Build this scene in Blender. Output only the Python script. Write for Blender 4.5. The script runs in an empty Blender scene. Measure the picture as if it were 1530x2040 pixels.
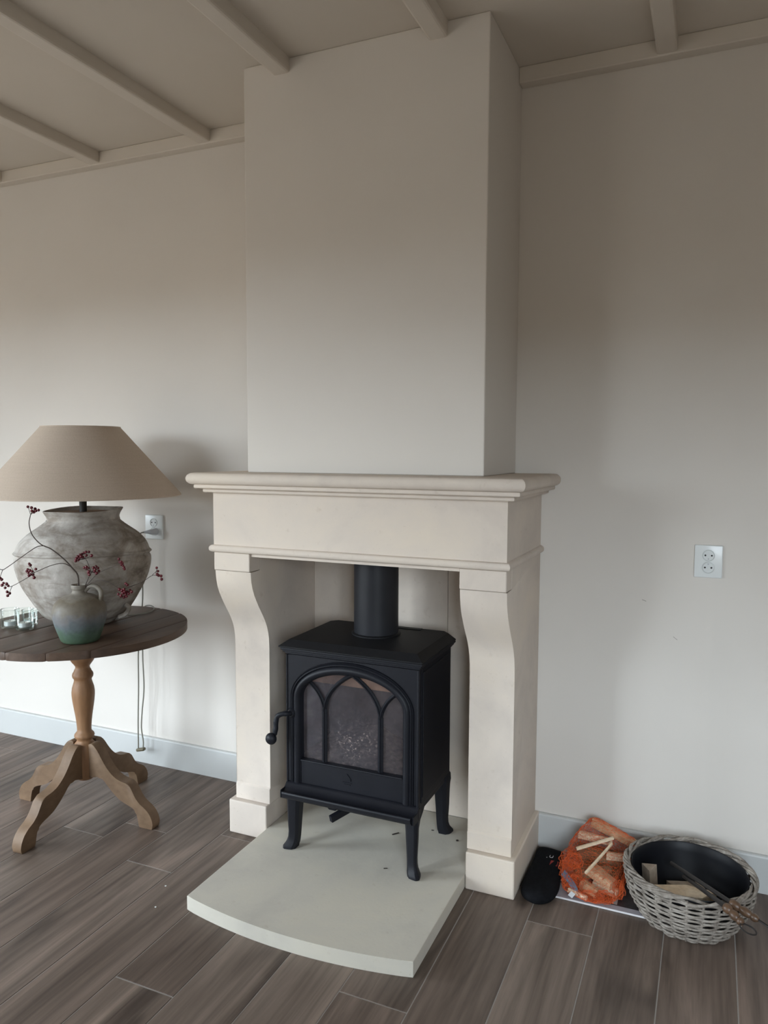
import bpy, bmesh, math, random
from mathutils import Vector, Matrix
random.seed(7)
S = bpy.context.scene
COL = S.collection
PI = math.pi

# ------------------------------------------------------------------ camera
YAW, PITCH, ROLL, FPX = 0.4103, -0.0804, 0.0039, 1503.6
fw = Vector((-math.sin(YAW)*math.cos(PITCH), math.cos(YAW)*math.cos(PITCH), math.sin(PITCH)))
rt = Vector((math.cos(YAW), math.sin(YAW), 0)); up = rt.cross(fw)
c, s = math.cos(ROLL), math.sin(ROLL)
rt, up = c*rt + s*up, -s*rt + c*up
cam_d = bpy.data.cameras.new('camera'); cam = bpy.data.objects.new('camera', cam_d); COL.objects.link(cam)
cam_d.sensor_fit = 'HORIZONTAL'; cam_d.sensor_width = 36; cam_d.lens = 36*FPX/1530; cam_d.clip_start = 0.05
M = Matrix((rt, up, -fw)).transposed().to_4x4(); M.translation = Vector((0.9797, -2.4199, 1.30))
cam.matrix_world = M
S.camera = cam

# ------------------------------------------------------------------ world, daylight, exposure
W = bpy.data.worlds.new('world'); S.world = W; W.use_nodes = True
# overcast sky above a dark tree line and ground; it reaches the room only through the window openings
wn, wl = W.node_tree.nodes, W.node_tree.links
wtc = wn.new('ShaderNodeTexCoord'); wsep = wn.new('ShaderNodeSeparateXYZ'); wr = wn.new('ShaderNodeValToRGB')
wl.new(wtc.outputs['Generated'], wsep.inputs[0])
wmap = wn.new('ShaderNodeMapRange'); wmap.inputs[1].default_value = -1; wmap.inputs[2].default_value = 1
wl.new(wsep.outputs[2], wmap.inputs[0]); wl.new(wmap.outputs[0], wr.inputs[0])
el = wr.color_ramp.elements; el[0].position = .490; el[0].color = (.125, .110, .092, 1); el[1].position = .504; el[1].color = (.120, .112, .098, 1)
for p_, c_ in ((.518, (.86, .965, 1.06, 1)), (.62, (.855, .955, 1.06, 1)), (1.0, (.80, .90, 1.02, 1))):
    e_ = el.new(p_); e_.color = c_
wl.new(wr.outputs[0], wn['Background'].inputs[0]); wn['Background'].inputs[1].default_value = 14.0
def portal(name, loc, rot, sx, sy):
    l = bpy.data.lights.new(name, 'AREA'); l.shape = 'RECTANGLE'; l.size = sx; l.size_y = sy; l.cycles.is_portal = True
    o = bpy.data.objects.new(name, l); COL.objects.link(o); o.location = loc; o.rotation_euler = rot
XL, XR, YF, ZC = -3.30, 3.60, -2.80, 2.475
W1 = (-2.45, -1.30, .20, 2.04); W2 = (1.12, 2.05, .50, 1.82); W3 = (-2.55, -1.45, .03, 2.12)   # window openings: along-wall from, to, sill, head
def portals():
    R90 = math.pi/2
    for n_, o in (('window_1_portal', W1), ('window_2_portal', W2)):
        portal(n_, ((o[0]+o[1])/2, YF-.155, (o[2]+o[3])/2), (R90, 0, 0), o[1]-o[0], o[3]-o[2])
    portal('window_3_portal', (XL-.155, (W3[0]+W3[1])/2, (W3[2]+W3[3])/2), (R90, 0, -R90), W3[1]-W3[0], W3[3]-W3[2])
portals()
S.view_settings.view_transform = 'Standard'; S.view_settings.look = 'None'
S.view_settings.exposure = 0.70; S.view_settings.gamma = 1; S.view_settings.use_curve_mapping = False

# ------------------------------------------------------------------ node helpers
class NT:
    def __init__(self, name):
        self.m = bpy.data.materials.new(name); self.m.use_nodes = True
        self.t = self.m.node_tree; self.n = self.t.nodes; self.l = self.t.links
        self.b = self.n['Principled BSDF']; self.out = self.n['Material Output']
    def node(self, typ, **kw):
        nd = self.n.new(typ)
        for k, v in kw.items():
            if k.startswith('i_'):
                nd.inputs[k[2:].replace('_', ' ')].default_value = v
            else: setattr(nd, k, v)
        return nd
    def link(self, a, b): self.l.new(a, b)
    def coords(self, scale=(1, 1, 1), randomise=False):
        tc = self.node('ShaderNodeTexCoord'); mp = self.node('ShaderNodeMapping'); mp.inputs['Scale'].default_value = scale
        src = tc.outputs['Object']
        if randomise:
            oi = self.node('ShaderNodeObjectInfo'); mu = self.node('ShaderNodeMath', operation='MULTIPLY'); mu.inputs[1].default_value = 37.0
            self.link(oi.outputs['Random'], mu.inputs[0])
            ad = self.node('ShaderNodeVectorMath', operation='ADD'); self.link(src, ad.inputs[0]); self.link(mu.outputs[0], ad.inputs[1]); src = ad.outputs[0]
        self.link(src, mp.inputs['Vector']); return mp.outputs[0]
    def noise(self, vec, scale, detail=4, rough=.55, dist=0):
        nd = self.node('ShaderNodeTexNoise'); nd.inputs['Scale'].default_value = scale; nd.inputs['Detail'].default_value = detail
        nd.inputs['Roughness'].default_value = rough; nd.inputs['Distortion'].default_value = dist
        self.link(vec, nd.inputs['Vector']); return nd.outputs[0]
    def ramp(self, fac, stops):
        r = self.node('ShaderNodeValToRGB'); e = r.color_ramp.elements
        while len(e) < len(stops): e.new(0.5)
        for i, (p, col) in enumerate(stops):
            e[i].position = p; e[i].color = tuple(col)+(1,) if len(col) == 3 else col
        self.link(fac, r.inputs[0]); return r.outputs[0]
    def mix(self, fac, a, b, blend='MIX'):
        m = self.node('ShaderNodeMix', data_type='RGBA', blend_type=blend)
        for sock, v in ((m.inputs[0], fac), (m.inputs[6], a), (m.inputs[7], b)):
            if isinstance(v, (int, float)): sock.default_value = v
            elif isinstance(v, tuple): sock.default_value = v+(1,) if len(v) == 3 else v
            else: self.link(v, sock)
        return m.outputs[2]
    def math(self, op, a, b=0.0):
        m = self.node('ShaderNodeMath', operation=op)
        for sock, v in ((m.inputs[0], a), (m.inputs[1], b)):
            if isinstance(v, (int, float)): sock.default_value = v
            else: self.link(v, sock)
        return m.outputs[0]
    def color(self, v):
        if isinstance(v, tuple): self.b.inputs['Base Color'].default_value = v+(1,)
        else: self.link(v, self.b.inputs['Base Color'])
    def rough(self, v):
        if isinstance(v, (int, float)): self.b.inputs['Roughness'].default_value = v
        else: self.link(v, self.b.inputs['Roughness'])
    def bump(self, h, strength=.2, dist=.01):
        b = self.node('ShaderNodeBump'); b.inputs['Strength'].default_value = strength; b.inputs['Distance'].default_value = dist
        self.link(h, b.inputs['Height']); self.link(b.outputs[0], self.b.inputs['Normal'])
MAT = {}
def simple(name, col, rough=.6, var=.06, scale=14, bump=0.0, bscale=60, metal=0, spec=.5, randomise=False):
    t = NT(name); v = t.coords(randomise=randomise)
    n = t.noise(v, scale)
    t.color(t.ramp(n, [(.3, tuple(x*(1-var) for x in col)), (.7, tuple(min(1, x*(1+var)) for x in col))]))
    t.rough(rough); t.b.inputs['Metallic'].default_value = metal; t.b.inputs['Specular IOR Level'].default_value = spec
    if bump: t.bump(t.noise(v, bscale), bump, .004)
    MAT[name] = t.m; return t

WALLC = (0.690, 0.645, 0.592)
def wall_material():
    t = NT('wall_paint'); v = t.coords()
    n = t.noise(v, 2.2, 3)
    base = t.ramp(n, [(.3, tuple(x*.975 for x in WALLC)), (.7, tuple(x*1.02 for x in WALLC))])
    sep = t.node('ShaderNodeSeparateXYZ'); tc = t.node('ShaderNodeTexCoord'); t.link(tc.outputs['Object'], sep.inputs[0])
    # two small pencil-like scuffs on the wall right of the fireplace
    marks = None
    for (mx, mz, sl) in ((0.800, 0.846, -.35), (0.893, 0.737, -.75)):
        dx = t.math('SUBTRACT', sep.outputs[0], mx); dz = t.math('SUBTRACT', sep.outputs[2], mz)
        across = t.math('ABSOLUTE', t.math('SUBTRACT', dz, t.math('MULTIPLY', dx, sl)))
        m = t.math('MULTIPLY', t.math('LESS_THAN', t.math('ABSOLUTE', dx), .006), t.math('LESS_THAN', across, .0012))
        marks = m if marks is None else t.math('MAXIMUM', marks, m)
    t.color(t.mix(t.math('MULTIPLY', marks, .6), base, (.2, .16, .14)))
    t.rough(.75); t.b.inputs['Specular IOR Level'].default_value = .25
    # shallow filled cable chase running down from the right socket
    dx = t.math('DIVIDE', t.math('SUBTRACT', sep.outputs[0], .99), .026)
    g = t.math('POWER', 2.718, t.math('MULTIPLY', t.math('MULTIPLY', dx, dx), -1.0))
    chase = t.math('MULTIPLY', g, t.math('LESS_THAN', sep.outputs[2], .93))
    h = t.math('ADD', t.math('MULTIPLY', chase, .9), t.math('MULTIPLY', t.noise(v, 90, 3), .03))
    t.bump(h, .35, .012)
    MAT['wall'] = t.m
wall_material()
simple('ceiling_paint', (0.62, 0.565, 0.495), .8, .02, 3, .05, 120, spec=.2)
simple('trim_paint', (0.645, 0.59, 0.52), .6, .02, 4, spec=.3)
simple('baseboard_paint', (0.56, 0.565, 0.55), .45, .02, 5, spec=.4)

def stone(name, col):
    t = NT(name); v = t.coords()
    n1 = t.noise(v, 3.2, 6, .6, .4); n2 = t.noise(v, 26, 4, .6); n3 = t.noise(v, 120, 2)
    a = t.ramp(n1, [(.28, tuple(x*f for x, f in zip(col, (.84, .84, .86)))), (.5, col), (.72, tuple(min(1, x*f) for x, f in zip(col, (1.08, 1.065, 1.02))))])
    b = t.ramp(n2, [(.24, (.86, .83, .80)), (.36, (1, 1, 1)), (.72, (1, 1, 1)), (.80, (1.0, .96, .90))])
    cc = t.mix(.8, a, b, 'MULTIPLY')
    cc = t.mix(.35, cc, t.ramp(n3, [(.22, (.70, .66, .6)), (.32, (1, 1, 1))]), 'MULTIPLY')
    t.color(cc); t.rough(.72); t.b.inputs['Specular IOR Level'].default_value = .3
    t.bump(t.math('ADD', n2, t.math('MULTIPLY', n3, .5)), .10, .004)
    MAT[name] = t.m
stone('limestone', (0.665, 0.580, 0.500))
stone('hearthstone', (0.600, 0.560, 0.480))

def plank_material():
    t = NT('plank_tile')
    v = t.coords((1, 1, 1), True)
    tc = t.coords((9, .85, 1), True); tf = t.coords((60, 2.2, 1), True)
    big = t.noise(tc, 1.0, 5, .62, .8); fine = t.noise(tf, 1.0, 4, .6, .2)
    blot = t.noise(t.coords((5, 1.6, 1), True), 1.0, 3, .5, .6)
    oi = t.node('ShaderNodeObjectInfo')
    base = t.ramp(oi.outputs['Random'], [(0, (.142, .102, .080)), (.35, (.171, .127, .101)), (.6, (.152, .115, .092)), (.8, (.202, .155, .124)), (1, (.118, .084, .066))])
    k = t.ramp(big, [(.31, (.40, .37, .36)), (.43, (.80, .79, .78)), (.55, (1.05, 1.05, 1.05)), (.68, (1.50, 1.49, 1.48))])
    cc = t.mix(1, base, k, 'MULTIPLY')
    cc = t.mix(.85, cc, t.ramp(fine, [(.32, (.70, .69, .68)), (.60, (1.12, 1.12, 1.12))]), 'MULTIPLY')
    cc = t.mix(.75, cc, t.ramp(blot, [(.27, (.40, .38, .38)), (.39, (1, 1, 1))]), 'MULTIPLY')
    vo = t.node('ShaderNodeTexVoronoi'); vo.inputs['Scale'].default_value = 1.0
    t.link(t.coords((3.2, 1.5, .01), True), vo.inputs['Vector'])
    cc = t.mix(.8, cc, t.ramp(vo.outputs['Distance'], [(.025, (.30, .27, .25)), (.075, (1, 1, 1))]), 'MULTIPLY')
    t.color(cc); t.rough(t.ramp(fine, [(.3, (.52,)*3), (.7, (.40,)*3)])); t.b.inputs['Specular IOR Level'].default_value = .42
    t.bump(fine, .10, .002)
    MAT['plank'] = t.m
plank_material()
simple('grout', (.36, .33, .30), .9, .06, 40)

def iron(name, col, rough, bump=.12):
    t = NT(name); v = t.coords()
    t.color(t.ramp(t.noise(v, 9), [(.3, tuple(x*.85 for x in col)), (.7, tuple(x*1.15 for x in col))]))
    t.rough(rough); t.b.inputs['Specular IOR Level'].default_value = .26
    t.bump(t.noise(v, 260, 2), bump, .0012); MAT[name] = t.m
iron('cast_iron', (.0085, .0090, .0128), .48)
iron('iron_top', (.0075, .0075, .0088), .58)
iron('pipe_black', (.0165, .0170, .0205), .47, .03)
iron('tool_iron', (.030, .026, .024), .5)

def wood(name, c0, c1, scale=(14, 14, 1.6), rough=.6, randomise=True, spec=.3):
    t = NT(name); v = t.coords(scale, randomise); v2 = t.coords(tuple(x*5 for x in scale), randomise)
    n = t.noise(v, 1.0, 5, .6, .7); f = t.noise(v2, 1.0, 3)
    a = t.ramp(n, [(.30, c0), (.68, c1)])
    t.color(t.mix(.5, a, t.ramp(f, [(.3, (.72, .70, .68)), (.6, (1.05, 1.05, 1.05))]), 'MULTIPLY'))
    t.rough(rough); t.b.inputs['Specular IOR Level'].default_value = spec
    t.bump(f, .12, .002); MAT[name] = t.m
wood('pine_turned', (.205, .102, .048), (.290, .160, .082), (16, 16, 2.5), .5)
wood('pine_leg', (.125, .076, .043), (.205, .130, .078), (6, 6, 9), .55)
wood('tabletop_wood', (.060, .037, .026), (.118, .074, .050), (14, 1.5, 14), .48, True, .35)
wood('firewood_bark', (.13, .075, .042), (.30, .18, .10), (18, 18, 18), .8)
wood('firewood', (.50, .315, .18), (.70, .49, .31), (18, 18, 18), .75)
wood('firewood_pale', (.66, .49, .32), (.84, .70, .52), (16, 16, 16), .75)
wood('log_grey', (.28, .22, .17), (.42, .34, .26), (16, 16, 16), .8)
wood('handle_wood', (.060, .034, .020), (.165, .090, .048), (20, 20, 20), .4, True, .5)
wood('wicker', (.150, .125, .102), (.390, .350, .305), (40, 40, 60), .7, False)
simple('baffle_board', (.80, .52, .36), .85, .1, 20)

def urn_material():
    t = NT('urn_clay'); v = t.coords()
    n1 = t.noise(v, 6, 6, .65, .7); n2 = t.noise(v, 45, 4, .6); n3 = t.noise(t.coords((1, 1, 3.5)), 9, 4, .6, .5)
    a = t.ramp(n1, [(.30, (.135, .105, .082)), (.42, (.285, .250, .215)), (.54, (.390, .358, .322)), (.70, (.56, .525, .485))])
    a = t.mix(.75, a, t.ramp(n3, [(.32, (.52, .47, .42)), (.50, (1, 1, 1))]), 'MULTIPLY')
    a = t.mix(.6, a, t.ramp(n2, [(.28, (.74, .72, .70)), (.5, (1, 1, 1)), (.75, (1.1, 1.1, 1.1))]), 'MULTIPLY')
    t.color(a); t.rough(.85); t.b.inputs['Specular IOR Level'].default_value = .2
    t.bump(t.math('ADD', n2, t.math('MULTIPLY', n1, .6)), .30, .006); MAT['urn'] = t.m
urn_material()
def jug_material():
    t = NT('jug_glaze'); v = t.coords(); tc = t.node('ShaderNodeTexCoord'); sep = t.node('ShaderNodeSeparateXYZ'); t.link(tc.outputs['Object'], sep.inputs[0])
    n = t.noise(v, 22, 4, .6, .5); n2 = t.noise(v, 70, 3)
    h = t.math('ADD', t.math('DIVIDE', sep.outputs[2], .15), t.math('MULTIPLY', t.math('SUBTRACT', n, .5), .45))
    a = t.ramp(h, [(.04, (.058, .098, .056)), (.24, (.080, .124, .090)), (.38, (.118, .142, .148)), (.54, (.160, .156, .158)), (.68, (.158, .138, .108)), (.92, (.150, .124, .090)), (1.0, (.23, .205, .170))])
    a = t.mix(.5, a, t.ramp(n2, [(.3, (.72, .72, .72)), (.62, (1.08, 1.08, 1.08))]), 'MULTIPLY')
    t.color(a); t.rough(t.ramp(n, [(.3, (.48,)*3), (.7, (.72,)*3)])); t.b.inputs['Specular IOR Level'].default_value = .35; t.bump(n2, .15, .003); MAT['jug'] = t.m
jug_material()
def linen():
    t = NT('shade_linen'); v = t.coords()
    w1 = t.noise(t.coords((6, 6, 420)), 1.0, 2); w2 = t.noise(t.coords((260, 260, 8)), 1.0, 2); n = t.noise(v, 3)
    a = t.ramp(n, [(.3, (.480, .392, .315)), (.7, (.515, .425, .345))])
    a = t.mix(.25, a, t.ramp(w1, [(.3, (.86, .86, .86)), (.7, (1.08, 1.08, 1.08))]), 'MULTIPLY')
    a = t.mix(.4, a, t.ramp(w2, [(.3, (.86, .86, .86)), (.7, (1.08, 1.08, 1.08))]), 'MULTIPLY')
    t.color(a); t.rough(.9); t.b.inputs['Specular IOR Level'].default_value = .15; t.bump(t.math('ADD', w1, w2), .12, .002); MAT['linen'] = t.m
linen()
simple('lamp_stem', (.012, .007, .005), .5, .1)
simple('lamp_plug_wood', (.27, .185, .125), .7, .15, 30)
simple('cord_grey', (.21, .20, .165), .6, .05)
simple('switch_brown', (.115, .095, .055), .4, .05)
simple('socket_white', (.74, .76, .75), .28, .01)
simple('socket_inner', (.66, .68, .67), .33, .01)
simple('hole_black', (.006, .006, .006), .7, 0)
simple('plug_grey', (.45, .46, .48), .4, .03)
simple('twig', (.050, .034, .026), .7, .2, 60)
simple('berry', (.095, .004, .010), .35, .35, 160)
simple('candle_wax', (.80, .79, .74), .45, .02)
simple('candle_cup', (.72, .74, .74), .3, .02, metal=.4)
simple('tub_black', (.0045, .0050, .0075), .48, .2, 20, spec=.28)
simple('mitt_black', (.0085, .0088, .0105), .95, .25, 90, .5, 500, spec=.12)
simple('mitt_letter', (.62, .62, .63), .8, .02)
simple('mitt_red', (.30, .035, .028), .85, .1)
simple('net_orange', (.70, .120, .025), .5, .18, 60)
simple('label_white', (.74, .74, .74), .5, .03)
simple('label_blue', (.17, .27, .38), .5, .15, 90)
simple('paper_edge', (.70, .68, .68), .7, .03, 80)
simple('magazine_cover', (.33, .31, .33), .4, .18, 24)
simple('magazine_print', (.030, .028, .030), .4, .5, 60)
simple('magazine_print_light', (.42, .40, .37), .4, .2, 60)
simple('bark_dark', (.040, .030, .024), .9, .2)
simple('crumb_white', (.75, .74, .72), .8, .02)
simple('ash', (.66, .58, .52), .95, .35, 60, .6, 80)
simple('firebrick', (.34, .305, .295), .9, .30, 16, .2, 80)
simple('window_frame', (.72, .72, .70), .4, .01)

def thin_glass(name, tint, edge, f0=.06):
    t = NT(name); t.n.remove(t.b)
    lw = t.node('ShaderNodeLayerWeight'); lw.inputs['Blend'].default_value = .16
    tr = t.node('ShaderNodeBsdfTransparent'); gl = t.node('ShaderNodeBsdfGlossy'); gl.inputs['Roughness'].default_value = .03
    t.link(t.mix(lw.outputs['Facing'], tint, edge), tr.inputs[0])
    fr = t.node('ShaderNodeFresnel'); fr.inputs[0].default_value = 1.45
    mx = t.node('ShaderNodeMixShader'); t.link(t.math('MULTIPLY', fr.outputs[0], .55), mx.inputs[0]); t.link(tr.outputs[0], mx.inputs[1]); t.link(gl.outputs[0], mx.inputs[2])
    t.link(mx.outputs[0], t.out.inputs[0]); MAT[name] = t.m
thin_glass('votive_glass', (.93, .96, .945), (.66, .73, .70))
thin_glass('window_glass', (.97, .98, .98), (.9, .93, .92))
def stove_glass():
    t = NT('sooty_stove_glass'); t.n.remove(t.b); v = t.coords()
    tr = t.node('ShaderNodeBsdfTransparent'); tr.inputs[0].default_value = (.94, .92, .92, 1)
    df = t.node('ShaderNodeBsdfDiffuse')
    n = t.noise(v, 11, 5, .65, .4); n2 = t.noise(v, 150, 3, .7)
    sep = t.node('ShaderNodeSeparateXYZ'); tc = t.node('ShaderNodeTexCoord'); t.link(tc.outputs['Object'], sep.inputs[0])
    # grey-brown soot and ash film, thickest low in the middle of the pane (object origin is the stove base)
    dx = t.math('DIVIDE', t.math('SUBTRACT', sep.outputs[0], -.01), .13); dz = t.math('DIVIDE', t.math('SUBTRACT', sep.outputs[2], .365), .090)
    film = t.math('POWER', 2.718, t.math('MULTIPLY', t.math('ADD', t.math('MULTIPLY', dx, dx), t.math('MULTIPLY', dz, dz)), -1.0))
    speck = t.math('MULTIPLY', t.ramp(n2, [(.56, (0, 0, 0)), (.68, (1, 1, 1))]), film)
    t.link(t.mix(speck, (.070, .064, .072), (.46, .36, .32)), df.inputs[0])
    cover = t.math('ADD', t.ramp(n, [(.3, (.10,)*3), (.7, (.38,)*3)]), t.math('MULTIPLY', film, .30))
    gl = t.node('ShaderNodeBsdfGlossy'); gl.inputs['Roughness'].default_value = .08; gl.inputs[0].default_value = (.8, .8, .85, 1)
    m1 = t.node('ShaderNodeMixShader'); t.link(cover, m1.inputs[0]); t.link(tr.outputs[0], m1.inputs[1]); t.link(df.outputs[0], m1.inputs[2])
    fr = t.node('ShaderNodeFresnel'); fr.inputs[0].default_value = 1.35
    m2 = t.node('ShaderNodeMixShader'); t.link(fr.outputs[0], m2.inputs[0]); t.link(m1.outputs[0], m2.inputs[1]); t.link(gl.outputs[0], m2.inputs[2])
    t.link(m2.outputs[0], t.out.inputs[0]); MAT['stove_glass'] = t.m
stove_glass()

# ------------------------------------------------------------------ mesh helpers
ORG = {}
def thing(name, label, cat, loc=(0, 0, 0), group=None):
    o = bpy.data.objects.new(name, None); COL.objects.link(o); o.location = loc; o.empty_display_size = .05
    ORG[o.name] = Vector(loc); o['label'] = label; o['category'] = cat
    if group: o['group'] = group
    return o
def tag(o, label, cat, group=None):
    o['label'] = label; o['category'] = cat
    if group: o['group'] = group
    return o
def fin(name, bm, mat, parent=None, smooth=False, origin=None, angle=35):
    """link a world-space bmesh as ONE object; child meshes are expressed in the parent's frame"""
    org = Vector(origin) if origin is not None else (ORG[parent.name] if parent else Vector((0, 0, 0)))
    bmesh.ops.translate(bm, vec=-org, verts=bm.verts)
    bmesh.ops.recalc_face_normals(bm, faces=bm.faces)
    me = bpy.data.meshes.new(name); bm.to_mesh(me); bm.free()
    me.materials.append(MAT[mat])
    o = bpy.data.objects.new(name, me); COL.objects.link(o)
    if smooth:
        for p in me.polygons: p.use_smooth = True
        me.set_sharp_from_angle(angle=math.radians(angle))
    if parent:
        o.parent = parent; o.location = org - ORG[parent.name]
    else: o.location = org
    ORG[o.name] = org
    return o
def struct(o): o['kind'] = 'structure'; return o
def box(bm, x0, x1, y0, y1, z0, z1, bev=0, seg=2, mat=None):
    r = bmesh.ops.create_cube(bm, size=1)
    vs = r['verts']
    for v in vs:
        v.co = Vector((x0+(v.co.x+.5)*(x1-x0), y0+(v.co.y+.5)*(y1-y0), z0+(v.co.z+.5)*(z1-z0)))
    if mat is not None:
        for v in vs: v.co = mat @ v.co
    if bev:
        es = list({e for v in vs for e in v.link_edges})
        bmesh.ops.bevel(bm, geom=es, offset=bev, segments=seg, affect='EDGES', profile=.5)
    return bm
def nb(): return bmesh.new()
def bbox(*a, **k): return box(nb(), *a, **k)
def lathe(bm, prof, cx, cy, n=48, cap0=True, cap1=True, fn=None):
    rings = []
    for (r, z) in prof:
        ring = []
        for i in range(n):
            a = 2*PI*i/n; rr, zz = (fn(r, z, a) if fn else (r, z))
            ring.append(bm.verts.new((cx+rr*math.cos(a), cy+rr*math.sin(a), zz)))
        rings.append(ring)
    for a, b in zip(rings, rings[1:]):
        for i in range(n): bm.faces.new((a[i], a[(i+1) % n], b[(i+1) % n], b[i]))
    if cap0: bm.faces.new(rings[0])
    if cap1: bm.faces.new(rings[-1])
    return bm
def catmull(pts, k=6, closed=False):
    P = [Vector(p) for p in pts]; out = []
    n = len(P)
    rng = range(n) if closed else range(n-1)
    for i in rng:
        p0 = P[i-1] if (closed or i > 0) else P[0]*2-P[1]
        p1 = P[i]; p2 = P[(i+1) % n]
        p3 = P[(i+2) % n] if (closed or i+2 < n) else P[-1]*2-P[-2]
        for j in range(k):
            t = j/k
            out.append(.5*((2*p1)+(p2-p0)*t+(2*p0-5*p1+4*p2-p3)*t*t+(3*p1-p0-3*p2+p3)*t**3))
    if not closed: out.append(P[-1])
    return out
def tube(bm, pts, rad, n=8, closed=False, flat=None, upv=None):
    P = [Vector(p) for p in pts]; m = len(P)
    R = rad if isinstance(rad, (list, tuple)) else [rad]*m
    T = []
    for i in range(m):
        a = P[(i-1) % m] if (closed or i > 0) else P[i]; b = P[(i+1) % m] if (closed or i < m-1) else P[i]
        T.append((b-a).normalized())
    nrm = Vector(upv) if upv else T[0].orthogonal()
    nrm = (nrm-nrm.dot(T[0])*T[0]).normalized(); rings = []
    for i in range(m):
        nrm = (nrm-nrm.dot(T[i])*T[i]); nrm = nrm.normalized() if nrm.length > 1e-6 else T[i].orthogonal().normalized()
        bi = T[i].cross(nrm); ring = []
        for j in range(n):
            a = 2*PI*j/n
            ring.append(bm.verts.new(P[i]+R[i]*(math.cos(a)*nrm*(flat or 1)+math.sin(a)*bi)))
        rings.append(ring)
    pr = list(zip(rings, rings[1:]))+([(rings[-1], rings[0])] if closed else [])
    for a, b in pr:
        for j in range(n): bm.faces.new((a[j], a[(j+1) % n], b[(j+1) % n], b[j]))
    if not closed: bm.faces.new(rings[0]); bm.faces.new(rings[-1])
    return bm
def prism(bm, poly, f0, f1, bev=0):
    """poly: list of 2-D points; f0/f1 map them to the two end faces"""
    a = [bm.verts.new(f0(p)) for p in poly]; b = [bm.verts.new(f1(p)) for p in poly]; n = len(poly)
    fa = bm.faces.new(a); fb = bm.faces.new(b[::-1])
    for i in range(n): bm.faces.new((a[i], b[i], b[(i+1) % n], a[(i+1) % n]))
    if bev:
        es = [e for e in fa.edges]+[e for e in fb.edges]
        bmesh.ops.bevel(bm, geom=es, offset=bev, segments=2, affect='EDGES', profile=.5)
    return bm
def ball(bm, cen, r, u=12, v=8, sc=(1, 1, 1)):
    rr = bmesh.ops.create_uvsphere(bm, u_segments=u, v_segments=v, radius=r)
    for w in rr['verts']: w.co = Vector((w.co.x*sc[0], w.co.y*sc[1], w.co.z*sc[2]))+Vector(cen)
    return bm

# ================================================================== SETTING
struct(fin('wall_back', bbox(XL-.15, XR+.15, 0, .15, -.05, ZC+.1), 'wall'))
struct(fin('wall_right', bbox(XR, XR+.15, YF-.15, 0, -.05, ZC+.1), 'wall'))
def wall_open(name, axis, pos, lo, hi, openings):
    """wall slab with rectangular openings, axis 'x' = wall across x at y=pos, 'y' = wall along y at x=pos"""
    bm = nb(); cur = lo
    def seg(a, b, z0, z1):
        if axis == 'x': box(bm, a, b, pos-.15, pos, z0, z1)
        else: box(bm, pos-.15, pos, a, b, z0, z1)
    for (a, b, z0, z1) in sorted(openings):
        seg(cur, a, -.05, ZC+.1); seg(a, b, -.05, z0); seg(a, b, z1, ZC+.1); cur = b
    seg(cur, hi, -.05, ZC+.1)
    return struct(fin(name, bm, 'wall'))
wall_open('wall_front', 'x', YF, XL-.15, XR+.15, [W1, W2])
wall_open('wall_left', 'y', XL, YF, 0, [W3])
def window(name, axis, pos, o, cols):
    a, b, z0, z1 = o; root = bpy.data.objects.new(name, None); COL.objects.link(root); ORG[root.name] = Vector((0, 0, 0)); struct(root)
    def bar(n, p0, p1, q0, q1, d=.06, mat='window_frame'):
        bm = bbox(p0, p1, pos-.11, pos-.11+d, q0, q1) if axis == 'x' else bbox(pos-.11, pos-.11+d, p0, p1, q0, q1)
        return fin(n, bm, mat, root)
    bar('stile', a, a+.06, z0, z1); bar('stile', b-.06, b, z0, z1); bar('rail', a+.06, b-.06, z0, z0+.07); bar('rail', a+.06, b-.06, z1-.06, z1)
    for i in range(1, cols):
        x = a+(b-a)*i/cols; bar('mullion', x-.035, x+.035, z0+.07, z1-.06)
    for i in range(cols):
        xa = a+(b-a)*i/cols; xb = a+(b-a)*(i+1)/cols
        bar('pane', xa+(.06 if i == 0 else .035), xb-(.06 if i == cols-1 else .035), z0+.07, z1-.06, .005, 'window_glass')
window('window_1', 'x', YF, W1, 2); window('window_2', 'x', YF, W2, 2); window('window_3', 'y', XL, W3, 2)

CW, CD = .3915, .367
struct(fin('wall_chimney', bbox(-CW, CW, -CD, 0, 1.231, ZC, bev=.003), 'wall'))
ceil = struct(fin('ceiling', bbox(XL-.15, XR+.15, YF-.15, .15, ZC, ZC+.1), 'ceiling_paint'))
for xr, y1 in ((-2.90, -.04), (-2.36, -.04), (-1.825, -.04), (-1.288, -.04), (-.758, -.04), (-.228, -CD), (.272, -CD), (.846, -.04), (1.40, -.04), (1.95, -.04), (2.5, -.04), (3.05, -.04)):
    bm = nb(); x0 = xr-.056
    pr = [(x0, ZC+.005), (x0, 2.439), (x0+.002, 2.434), (x0+.007, 2.432), (xr-.007, 2.432), (xr-.002, 2.434), (xr, 2.439), (xr, ZC+.005)]
    prism(bm, pr, lambda p: (p[0], YF, p[1]), lambda p: (p[0], y1, p[1]))
    fin('ceiling_beam', bm, 'trim_paint', ceil)
struct(fin('trim_1', bbox(XL, -CW, -.042, 0, 2.427, ZC, bev=.003), 'trim_paint'))
struct(fin('trim_2', bbox(CW, XR, -.042, 0, 2.427, ZC, bev=.003), 'trim_paint'))
def baseboard(name, x0, x1):
    pr = [(0, 0), (-.015, 0), (-.015, .1075), (-.013, .1115), (-.009, .1135), (0, .1135)]
    bm = nb(); prism(bm, pr, lambda p: (x0, p[0], p[1]), lambda p: (x1, p[0], p[1])); return struct(fin(name, bm, 'baseboard_paint'))
baseboard('baseboard_left', XL, -.4805); baseboard('baseboard_right', .492, XR)

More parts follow.
